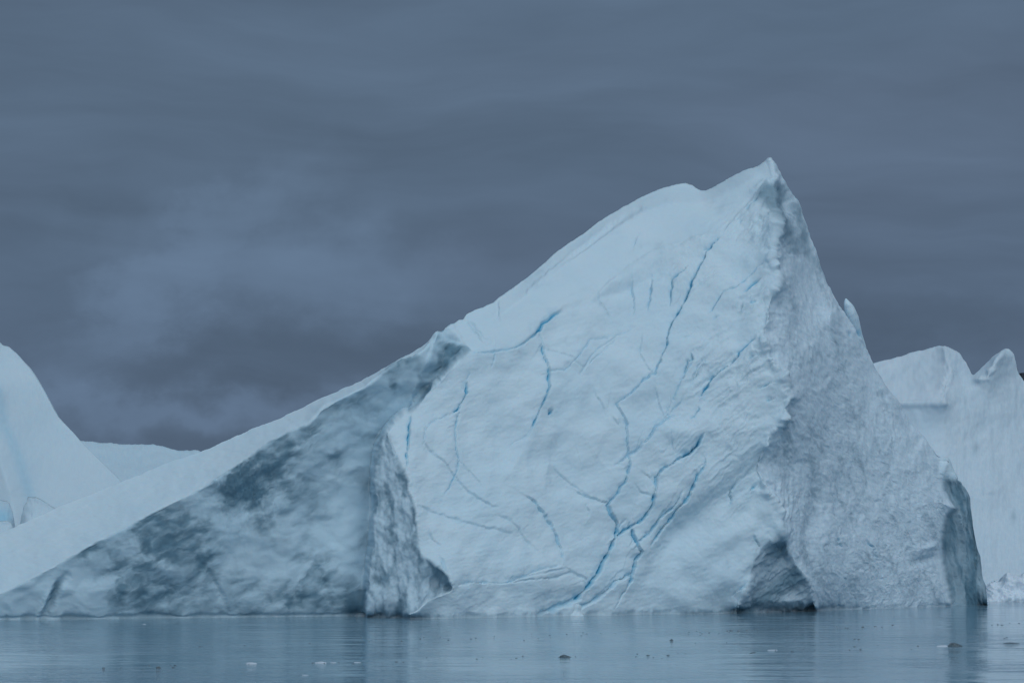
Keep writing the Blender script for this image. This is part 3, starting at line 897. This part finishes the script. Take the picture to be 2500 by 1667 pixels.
grey = np.clip(sRg * 0.80 + sP * 0.3 + sH * 0.8 + sE * 0.3 + sW * 0.0 + sA * 0.1, 0, 1)
dark = np.maximum(dark, 0.38 * wet * np.clip(0.7 + nz, 0, 1)) * front
blue = np.maximum(blue * (1 - 0.5 * dark), 0.09 * sW + 0.05 * sA + 0.05 * sP)
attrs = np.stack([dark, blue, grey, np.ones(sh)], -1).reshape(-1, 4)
uv = np.stack([A, Bm, 0 * A], -1).reshape(-1, 3)

de_, te_, se_ = polydist(END_EDGE, px, py)
disp = disp * (1 - 0.8 * np.exp(-(de_ / 13) ** 2)) * sstep(2411.5 - px, 0, 16)
P = P + N * (disp + disp_wall)[..., None]
N = grid_normals(P)

# ---- split into parts
rid = np.zeros(sh, int)                        # 0 broken face
rid[reg_dome] = 1; rid[reg_right] = 2; rid[reg_end] = 3; rid[reg_hollow] = 4
rid[reg_foot] = 5; rid[reg_pil] = 6; rid[reg_alc] = 7; rid[reg_wall] = 8; rid[reg_ramp] = 9
rid0 = rid.copy()
rid[crack_id >= 0] = 20 + crack_id[crack_id >= 0]
rid[~front] = 10
rid[:2] = rid[2]
Q = quads(*sh)
reg = rid.ravel()[Q[:, 0]]


def tidy(reg, R, C):
    """one connected sheet for each part: stray islands join the part around them"""
    g = reg.reshape(R, C); seen = -np.ones(g.size, int); flat = g.ravel().tolist(); comps = []
    lab = [-1] * len(flat)
    for st in range(len(flat)):
        if lab[st] >= 0:
            continue
        k = len(comps); v = flat[st]; stack = [st]; lab[st] = k; mem = []
        while stack:
            q = stack.pop(); mem.append(q)
            c = q % C
            for o, ok in ((q - 1, c > 0), (q + 1, c < C - 1), (q - C, q >= C), (q + C, q + C < len(flat))):
                if ok and lab[o] < 0 and flat[o] == v:
                    lab[o] = k; stack.append(o)
        comps.append((v, mem))
    best = {}
    for k, (v, mem) in enumerate(comps):
        if v not in best or len(mem) > len(comps[best[v]][1]):
            best[v] = k
    out = reg.copy()
    for k, (v, mem) in enumerate(comps):
        if best[v] != k:
            q = min(mem, key=lambda a: a % C)
            w = flat[q - 1] if q % C > 0 else flat[min(q + C, len(flat) - 1)]
            out[np.array(mem)] = w
    return out


for _ in range(3):
    reg = tidy(reg, sh[0] - 1, sh[1] - 1)
names = {0: ('broken_ice_face', 'pale fractured ice face laced with blue cracks'),
         1: ('snow_dome', 'smooth white upper snow slope below the summit'),
         2: ('rough_side_wall', 'rough grey-white steep wall right of the ridge'),
         3: ('end_cliff', 'dark blue-grey ice cliff at the right end, shade painted in'),
         4: ('undercut_hollow', 'dark hollow at the waterline under the ridge'),
         5: ('snow_foot', 'white snow foot running down into the water'),
         6: ('pillar_wall', 'rough pale pillar wall beside the dark cliff'),
         7: ('alcove', 'shadowed blue alcove with a pale rib under the skyline'),
         8: ('clear_ice_cliff', 'dark mottled cliff of clear ice under the snow ramp'),
         9: ('snow_ramp', 'long smooth white snow ramp rising to the right'),
         10: ('rear_slope', None)}
for k in range(len(CRACKS)):
    names[20 + k] = ('crack', None)
main = empty('iceberg', (15, 365, 0), 'huge fractured white iceberg with pointed summit and dark left cliff', 'iceberg')
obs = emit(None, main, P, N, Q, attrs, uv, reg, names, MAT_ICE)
for k, ob in obs.items():
    if k >= 20:                                # a crack belongs to the face it runs through
        under = np.bincount(rid0[crack_id == k - 20]).argmax()
        if under in obs:
            ob.parent = obs[under]


# ---- small fin standing off the right skyline
def blade(name, outline, Yc, thick, parent, mat, seed, n=26, blue_at=None):
    """solid blade of ice: rows across an outline, bulging to both sides"""
    L = np.array(outline['left'], float); Rr = np.array(outline['right'], float)
    ys = np.linspace(L[0, 1], L[-1, 1], n)
    xl = np.interp(ys, L[:, 1], L[:, 0]); xr = np.interp(ys, Rr[:, 1], Rr[:, 0])
    m = 20
    u = np.linspace(0, 2 * np.pi, m, endpoint=False)
    PX = (xl + xr)[:, None] / 2 + (xr - xl)[:, None] / 2 * np.cos(u)[None]
    PY = np.repeat(ys[:, None], m, 1)
    YY = Yc - np.sin(u)[None] * thick * np.maximum(0.12, (xr - xl) / (xr - xl).max())[:, None]
    YY = YY + 4.5 * np.linspace(0, 1, n)[:, None] ** 1.5
    YY = YY + 0.25 * fbm(PX / 9, PY / 9, seed, 3)
    V = at(PX, PY, YY).reshape(-1, 3)
    f = []
    for i in range(n - 1):
        for j in range(m):
            f.append((i * m + j, i * m + (j + 1) % m, (i + 1) * m + (j + 1) % m, (i + 1) * m + j))
    V = np.vstack([V, V[:m].mean(0), V[-m:].mean(0)])
    a, b = len(V) - 2, len(V) - 1
    for j in range(m):
        f.append((a, (j + 1) % m, j, j)); f.append((b, (n - 1) * m + j, (n - 1) * m + (j + 1) % m, (n - 1) * m + (j + 1) % m))
    bl = np.zeros(len(V))
    if blue_at:
        d = np.hypot(PX.ravel() - blue_at[0], PY.ravel() - blue_at[1])
        bl[:n * m] = 0.45 * np.exp(-(d / blue_at[2]) ** 2)
    at4 = np.stack([0 * bl, bl, 0 * bl + 0.3, 0 * bl + 1], -1)
    q4 = [x for x in f if x[2] != x[3]]; q3 = [x[:3] for x in f if x[2] == x[3]]
    me = bpy.data.meshes.new(name)
    me.from_pydata((V - np.array(parent.location)).tolist(), [], q4 + q3)
    me.polygons.foreach_set('use_smooth', np.ones(len(me.polygons), bool))
    c = me.attributes.new('ice', 'FLOAT_COLOR', 'POINT'); c.data.foreach_set('color', at4.astype(np.float32).ravel())
    me.materials.append(mat)
    return link_ob(name, me, parent)


fin = blade('ice_fin', dict(left=[(2063, 729), (2060, 740), (2061, 757), (2068, 790), (2088, 850)],
                            right=[(2067, 729), (2084, 746), (2096, 772), (2105, 815), (2116, 850)]), 413.2, 1.7, main, MAT_ICE, 7,
            blue_at=(2095, 812, 8))
fin['label'] = 'upright thin fin of ice standing off the right skyline'


# ================================================================ other bergs
def simple_berg(root, part, cols, base, sil, lines, nrow, disp_fn, mask_fn, mat, region_fn=None, names=None, **kw):
    Bq = relief(cols, base, sil, lines, nrow, **kw)
    P, px, py = Bq['P'], Bq['px'], Bq['py']
    N = grid_normals(P)
    P = P + N * disp_fn(px, py, Bq['front'])[..., None]
    N = grid_normals(P)
    dk, bl, gr = mask_fn(px, py, Bq['front'])
    at4 = np.stack([dk, bl, gr, np.ones(px.shape)], -1).reshape(-1, 4)
    uv = np.stack([px / 12, (1508 - py) / 12, 0 * px], -1).reshape(-1, 3)
    Q = quads(*px.shape)
    if region_fn is None:
        reg = np.zeros(len(Q), int); names = {0: (part, None)}
    else:
        r = region_fn(px, py); r[~Bq['front']] = max(names)
        reg = r.ravel()[Q[:, 0]]
    return emit(None, root, P, N, Q, at4, uv, reg, names, mat)


def base_at(Y, x0, x1):
    py = HOR + CAM_H * F / Y
    for _ in range(6):
        py += (float(wl(py)) - Y) * 0.2
    return [(x0, py), (x1, py)]


# left background berg
lb = empty('iceberg', (-100, 480, 0), 'smooth pale blue iceberg cut by the left edge of the photo', 'iceberg')
bs = base_at(470, -900, 470)
by = bs[0][1]
sil_l = [(-900, by - 3, 490), (-600, 1000, 505), (-300, 850, 512), (-120, 822, 510), (-40, 828, 505), (0, 836, 503), (7, 843, 502), (22, 847, 502), (40, 861, 501),
         (73, 902, 499), (102, 945, 497), (145, 1016, 495), (194, 1074, 493), (296, 1176, 489), (400, 1300, 484), (470, by - 3, 480)]
crease = [(-8, 950, 489), (0, 985, 487.5), (10, 1035, 486), (42, 1110, 484), (62, 1170, 482), (75, 1215, 481), (90, 1300, 478)]
ln_l = [crease, [(x - 45, y + 10, z - 3.0) for x, y, z in crease]]


def rg_l(px, py):
    w = inside([(-900, 1700), (-900, 700), (-8, 700), (-8, 950), (10, 1035), (42, 1110), (62, 1170), (75, 1215), (90, 1300), (100, 1700)], px, py)
    return np.where(w, 0, 1)


dcr = lambda px, py: polydist([c[:2] for c in crease], px, py)[0]
simple_berg(lb, 'x', spread([(-900, -60, 14), (-60, 330, 3.0), (330, 470, 6)]), bs, sil_l, ln_l, 170,
            lambda px, py, fr: 0.35 * fbm(px / 140, py / 140, 61, 2) + 0.04 * fbm(px / 14, py / 14, 62, 3),
            lambda px, py, fr: (0 * px, fr * 0.18 * np.exp(-(dcr(px, py) / 14) ** 2), 0.15 + 0 * px), MAT_FAR,
            rg_l, {0: ('left_snow_face', None), 1: ('right_snow_face', None), 2: ('rear_slope', None)}, back=40, seed=8)


def lump(root, name, sil, Y, mat, seed, blue_fn=None, rough=0.3, gr=0.1, nrow=50, step=1.5, bulge=4.0, back=8):
    x0, x1 = sil[0][0], sil[-1][0]
    bs = base_at(Y, x0, x1); by = bs[0][1]
    s = [(a, b, Y + bulge) for a, b in sil]
    top = min(b for a, b in sil)
    ln = [[(a, b + (by - b) * 0.22, Y + bulge * 0.35) for a, b in sil[1:-1]]]
    bf = blue_fn or (lambda px, py: 0 * px)
    return simple_berg(root, name, spread([(x0, x1, step)]), bs, s, ln, nrow,
                       lambda px, py, fr: (rough * fbm(px / 14, py / 14, seed, 4, 0.55)) if rough else (1.0 * fbm(px / 34, py / 22, seed, 3, 0.5) + 0.12 * fbm(px / 6, py / 5, seed + 1, 3)),
                       lambda px, py, fr: (0 * px, bf(px, py) * fr, gr + 0 * px), mat, back=back, nback=8, cell=3, seed=seed)


lump(lb, 'ice_block', [(-60, 1440), (-45, 1240), (-20, 1222), (5, 1220), (18, 1223), (27, 1237), (33, 1262), (36, 1300), (44, 1440)], 455, MAT_FAR, 81,
     lambda px, py: 0.42 * np.exp(-((px - 8) / 22) ** 2 - ((py - 1262) / 24) ** 2), 0.12)
lump(lb, 'ice_block', [(-50, 1440), (-40, 1290), (-10, 1273), (16, 1270), (25, 1273), (31, 1284), (42, 1320), (52, 1440)], 440, MAT_FAR, 83, None, 0.12)
lump(lb, 'ice_block', [(30, 1440), (48, 1275), (58, 1238), (68, 1213), (92, 1214), (104, 1221), (122, 1233), (140, 1242), (180, 1290), (230, 1440)], 448, MAT_FAR, 82, None, 0.12)

lump(main, 'snow_wedge', [(860, 1503), (868, 1497), (875, 1489), (884, 1484), (893, 1476), (899, 1474), (903, 1500)], float(wl(1503.6)), MAT_ICE, 84, None, 0.06, 0.0, nrow=24, step=1.5, bulge=1.5, back=3)
lump(main, 'ice_block', [(1356, 1501), (1364, 1488), (1382, 1472), (1400, 1464), (1412, 1466), (1421, 1480), (1425, 1501)], float(wl(1503.2)), MAT_ICE, 85, None, 0.10, 0.0, nrow=30, step=1.5, bulge=2.2, back=3)

# low dome far behind the ramp
db = empty('iceberg', (-130, 720, 0), 'low domed iceberg on the horizon behind the snow ramp', 'iceberg')
bs = base_at(700, -300, 900); by = bs[0][1]
sil_d = [(-300, by - 3, 730), (-200, 1200, 740), (0, 1085, 745), (150, 1075, 745), (197, 1077, 745), (222, 1079, 745), (252, 1084, 745), (290, 1085, 745),
         (325, 1084, 745), (375, 1087, 745), (400, 1091, 745), (440, 1098, 744), (485, 1103, 743), (560, 1130, 740), (700, 1200, 735), (900, by - 3, 720)]
simple_berg(db, 'snow_face', spread([(-300, 100, 12), (100, 600, 3), (600, 900, 10)]), bs, sil_d,
            [[(0, 1200, 720), (300, 1180, 715), (600, 1250, 715)]], 120,
            lambda px, py, fr: 0.8 * fbm(px / 90, py / 70, 64, 3) + 0.12 * fbm(px / 10, py / 10, 65, 3),
            lambda px, py, fr: (0.06 + 0 * px, 0.06 + 0 * px, 0.2 + 0 * px), MAT_FAR, back=60, seed=9)

# right background berg
rb_ = empty('iceberg', (100, 560, 0), 'tall pale iceberg with two summits behind the right end', 'iceberg')
bs = base_at(540, 1950, 2950); by = bs[0][1]
sil_r = [(1950, by - 3, 585), (2000, 940, 600), (2128, 887, 604), (2173, 877, 606), (2219, 863, 608), (2281, 847, 608), (2293, 845, 608), (2306, 846, 607), (2321, 853, 605),
         (2339, 863, 604), (2362, 884, 603), (2370, 902, 602), (2375, 914, 601), (2388, 904, 601), (2421, 876, 602), (2434, 865, 602), (2454, 854, 601),
         (2463, 853, 600), (2472, 863, 600), (2482, 889, 600), (2490, 912, 600), (2496, 922, 600), (2500, 930, 600), (2560, 1000, 600), (2700, 1150, 600),
         (2950, by - 3, 585)]
arete = C(2000, 700, K, [(1200, 580), (1215, 690), (1245, 770), (1260, 820), (1230, 880), (1200, 970), (1190, 1060), (1190, 1110)])
aY = [600, 592, 588, 585, 582, 578, 575, 573]
arete3 = [(x, y, z) for (x, y), z in zip(arete, aY)]
arete2 = C(2000, 700, K, [(1760, 612), (1680, 700), (1640, 800), (1600, 875), (1500, 880)])
ln_r = [arete3, [(2100, 985, 579), (2191, 986, 577), (2303, 985, 573)], [(2100, 1200, 562), (2310, 1200, 563.5), (2420, 1200, 565)],
        [(x, y, 588 - 1.0 * i) for i, (x, y) in enumerate(arete2)]]


def rg_r(px, py):
    a = inside([(1900, 700), (2306, 700)] + arete + [(2250, 985), (2150, 985), (1900, 1000)], px, py)
    b = inside([(1900, 1000), (2150, 985), (2303, 985), (2310, 1150), (2320, 1700), (1900, 1700)], px, py)
    c = inside(arete2 + [(2375, 914), (2388, 895), (2460, 840)], px, py)
    r = np.full(px.shape, 2); r[a] = 0; r[b] = 1; r[c] = 3
    return r


def dsp_r(px, py, fr):
    r = rg_r(px, py)
    w = soft(r == 2, 3)
    flut = ridged(px / 34 + 0.5 * fbm(px / 40, py / 120, 66, 2), py / 260, 67, 4, 0.5)
    d = w * 0.10 * flut + 0.4 * fbm(px / 60, py / 60, 68, 3) + 0.035 * fbm(px / 9, py / 30, 69, 3)
    dl = polydist([(2120, 984), (2191, 987), (2250, 985), (2300, 983)], px, py)[0]
    d = d + 0.5 * np.exp(-(dl / 6) ** 2) * fr
    for pts in (arete[2:], arete2[2:]):
        dd = polydist(pts, px, py)[0]
        d = d + 0.6 * np.exp(-(dd / 9) ** 2) * fbm(px / 16, py / 16, 70, 3)
    return d


def msk_r(px, py, fr):
    r = rg_r(px, py)
    w = soft(r == 2, 3); b = soft(r == 1, 3)
    st = fbm(px / 9, py / 160, 74, 4)
    dk = fr * w * 0.07 * sstep(st, 0.1, 0.8)
    dk = dk + fr * 0.30 * (np.exp(-((px - 2382) / 8) ** 2 - ((py - 1092) / 14) ** 2) + np.exp(-((px - 2473) / 6) ** 2 - ((py - 1263) / 16) ** 2))
    return dk, fr * (b * 0.03 + 0.02 * w), 0.15 + 0.35 * w


simple_berg(rb_, 'x', spread([(1950, 2110, 8), (2110, 2510, 2.2), (2510, 2950, 12)]), bs, sil_r, ln_r, 230, dsp_r, msk_r,
            ice_material('right_berg_ice', snow=(0.60, 0.71, 0.79), grey=(0.57, 0.67, 0.74), bump=0.22),
            rg_r, {0: ('snow_shoulder', 'white sloping shoulder below the rounded left summit'), 1: ('recessed_wall', None), 2: ('fluted_wall', None),
                   3: ('snow_saddle', None), 4: ('rear_slope', None)}, back=45, seed=10, cell=3, jag=0.7)

# rubble mound at the foot of the right berg
mb = empty('ice_mound', (88, 452, 0), 'low lumpy white ice mound floating at the right edge', 'ice mound')
sil_m = [(2385, 1460), (2392, 1432), (2403, 1422), (2421, 1419), (2426, 1412), (2446, 1412), (2457, 1403), (2470, 1400), (2485, 1398), (2500, 1402), (2530, 1395), (2600, 1408),
         (2690, 1420), (2760, 1462)]
lump(mb, 'snow_lump', sil_m, float(wl(1468)), ice_material('rubble_snow', snow=(0.70, 0.79, 0.87), grey=(0.66, 0.75, 0.83)), 86, None, 0.0, 0.4, nrow=70, step=1.6, bulge=9.0, back=14)

# dark headland far off on the right
hb = np.array([(2150, 1330), (2260, 1210), (2330, 1090), (2380, 1030), (2440, 960), (2489, 908), (2500, 911), (2540, 905), (2620, 925), (2800, 890), (3000, 940), (3300, 1000), (3700, 1330)], float)
xs = np.linspace(2150, 3700, 190)
hy = np.interp(xs, hb[:, 0], hb[:, 1]) + 6 * fbm(xs / 70, xs * 0 + .7, 87, 2) * (xs < 2470) + 3 * fbm(xs / 18, xs * 0 + .3, 88, 4)
rows = []
for t in np.linspace(0, 1, 24):
    rows.append(at(xs, 1336 + (hy - 1336) * t, 4200 + 900 * t + 60 * fbm(xs / 60, xs * 0 + t * 6, 89, 4)))
for t in np.linspace(0.1, 1, 8):
    q = rows[23].copy(); q[:, 1] += 900 * t; q[:, 2] = rows[23][:, 2] * (1 - t ** 1.5) - 5 * t; rows.append(q)
Ph = np.stack(rows); Ph[0, :, 2] = -4
ho = link_ob('headland', make_mesh('headland', Ph.reshape(-1, 3), quads(*Ph.shape[:2]), mat=plain_material('dark_rock', (0.022, 0.033, 0.050), 0.9, 0.004, 0.3)))
ho['kind'] = 'structure'

# ================================================================ ice floating on the water
MAT_BIT = plain_material('clear_dark_ice', (0.085, 0.125, 0.15), 0.35, 6.0, 0.4, 0.05)
MAT_WBIT = plain_material('white_floe_ice', (0.54, 0.62, 0.70), 0.7, 4.0, 0.12, 0.05)
rng = random.Random(4)
nrg = np.random.RandomState(9)


def chunk_mesh(name, seed, mat, flat):
    """low irregular lump: stacked rings, uneven top"""
    r = np.random.RandomState(seed)
    m = 11; ringz = [(-0.35, 0.9), (0.0, 1.0), (0.45, 0.86), (0.8, 0.55)]
    ph = r.rand(m) * 0.4; rad = 0.72 + 0.5 * r.rand(m)
    V = []
    for z, k in ringz:
        for j in range(m):
            a = 2 * math.pi * (j + ph[j]) / m
            V.append((math.cos(a) * rad[j] * k, 0.55 * math.sin(a) * rad[j] * k, (z + (0.35 * (r.rand() - 0.5) if z > 0.1 else 0)) * flat))
    V.append((0.2 * (r.rand() - 0.5), 0, (0.95 + 0.3 * r.rand()) * flat)); V.append((0, 0, -0.4 * flat))
    f = []
    for i in range(3):
        for j in range(m):
            f.append((i * m + j, i * m + (j + 1) % m, (i + 1) * m + (j + 1) % m, (i + 1) * m + j))
    for j in range(m):
        f.append((3 * m + j, 3 * m + (j + 1) % m, 4 * m)); f.append(((j + 1) % m, j, 4 * m + 1))
    me = bpy.data.meshes.new(name); me.from_pydata(V, [], f); me.materials.append(mat)
    return me


DARK_M = [chunk_mesh('ice_fragment', 100 + k, MAT_BIT, 0.55) for k in range(6)]
WHITE_M = [chunk_mesh('ice_floe', 200 + k, MAT_WBIT, 0.19) for k in range(5)]


def float_at(name, me, px, py, wpx, label, category, group=None, hs=1.0):
    Y = float(wl(py)); p = at(px, py, Y)
    s = wpx / F * Y * 0.5
    ob = link_ob(name, me)
    ob.location = (float(p[0]), float(p[1]), 0.0)
    ob.scale = (s, s, s * hs)
    ob.rotation_euler = (0, 0, rng.uniform(-0.5, 0.5))
    ob['label'] = label; ob['category'] = category
    if group:
        ob['group'] = group
    return ob


# the ones that can be told apart
float_at('ice_floe', WHITE_M[0], 612, 1619, 26, 'small white floe left of the wider white floe', 'ice floe', hs=1.3)
float_at('ice_floe', WHITE_M[1], 785, 1617, 32, 'widest white floe on the water below the dark cliff', 'ice floe', hs=0.9)
float_at('ice_floe', WHITE_M[2], 814, 1616, 15, 'faint white sliver touching the widest white floe', 'ice floe', hs=0.5)
float_at('ice_floe', WHITE_M[3], 872, 1616, 17, 'thin white sliver of ice right of the widest floe', 'ice floe', hs=0.6)
float_at('ice_floe', WHITE_M[4], 745, 1647, 18, 'pale flat sliver nearest the bottom edge', 'ice floe', hs=0.4)
float_at('ice_floe', WHITE_M[2], 352, 1523, 9, 'tiny white floe close under the dark cliff', 'ice floe', hs=0.8)
float_at('ice_floe', WHITE_M[0], 1886, 1586, 26, 'faint white floe below the dark hollow', 'ice floe', hs=0.5)
float_at('ice_floe', WHITE_M[1], 2302, 1577, 30, 'white floe touching a dark chunk of ice', 'ice floe', hs=1.0)
float_at('ice_chunk', DARK_M[0], 2331, 1577, 34, 'largest dark chunk of clear ice on the water', 'ice chunk', hs=0.9)
float_at('ice_chunk', DARK_M[3], 2466, 1570, 42, 'flat grey slab of ice near the right edge', 'ice chunk', hs=0.2)
float_at('ice_chunk', DARK_M[1], 387, 1630, 13, 'dark chunk lowest in the left drift of fragments', 'ice chunk', hs=1.3)
float_at('ice_chunk', DARK_M[2], 1378, 1604, 26, 'dark blocky chunk in the drift below the broken face', 'ice chunk', hs=0.9)
float_at('ice_chunk', DARK_M[4], 1640, 1563, 10, 'lone dark chunk below the main cracks', 'ice chunk', hs=1.3)

# strings of alike fragments: x0,y0,x1,y1,count,smallest,largest,spread
DRIFT = [(470, 1578, 900, 1566, 30, 3, 8, 3, 'tiny dark ice fragment in the drift below the dark cliff', 'fragments drifting below the dark cliff'),
         (880, 1560, 1240, 1555, 22, 3, 8, 4, 'tiny dark ice fragment in the drift below the snow foot', 'fragments drifting below the snow foot'),
         (160, 1640, 470, 1622, 14, 4, 11, 6, 'small dark ice fragment in the lower left drift', 'fragments drifting lower left'),
         (700, 1620, 1020, 1612, 14, 4, 11, 3, 'small dark ice fragment in line with the white floes', 'fragments in line with the white floes'),
         (1000, 1612, 1250, 1608, 12, 4, 12, 5, 'small dark ice fragment right of the white floes', 'fragments right of the white floes'),
         (1250, 1604, 1620, 1600, 18, 4, 13, 4, 'small dark ice fragment in the near drift line', 'fragments in the near drift line'),
         (1620, 1598, 2250, 1578, 36, 4, 12, 6, 'small dark ice fragment in the long drift toward the right', 'fragments in the long right drift'),
         (1260, 1556, 1500, 1542, 24, 3, 10, 6, 'tiny dark ice fragment close below the snow foot cracks', 'fragments below the cracks'),
         (1680, 1546, 1860, 1537, 40, 3, 10, 5, 'tiny dark ice fragment in the dense raft below the ridge', 'dense raft of fragments below the ridge'),
         (1660, 1566, 2260, 1556, 12, 4, 11, 4, 'small dark ice fragment scattered on the water right of centre', 'scattered fragments right of centre'),
         (2040, 1532, 2200, 1527, 20, 4, 14, 3, 'small dark ice fragment in the drift below the side wall', 'fragments below the side wall'),
         (2380, 1528, 2500, 1520, 10, 4, 12, 4, 'small dark ice fragment beside the right edge', 'fragments beside the right edge'),
         (2440, 1556, 2500, 1550, 4, 5, 10, 3, 'small dark ice fragment above the flat grey slab', 'fragments above the flat grey slab')]
for x0, y0, x1, y1, n, a, b, sp, lab, grp in DRIFT:
    for i in range(int(round(n * 0.6))):
        t = rng.random()
        float_at('ice_fragment', DARK_M[rng.randrange(6)], x0 + (x1 - x0) * t + rng.uniform(-4, 4), y0 + (y1 - y0) * t + rng.gauss(0, sp * 0.6),
                 0.85 * (a + (b - a) * rng.random() ** 2.2), lab, 'ice fragment', grp, hs=rng.uniform(0.4, 0.85))
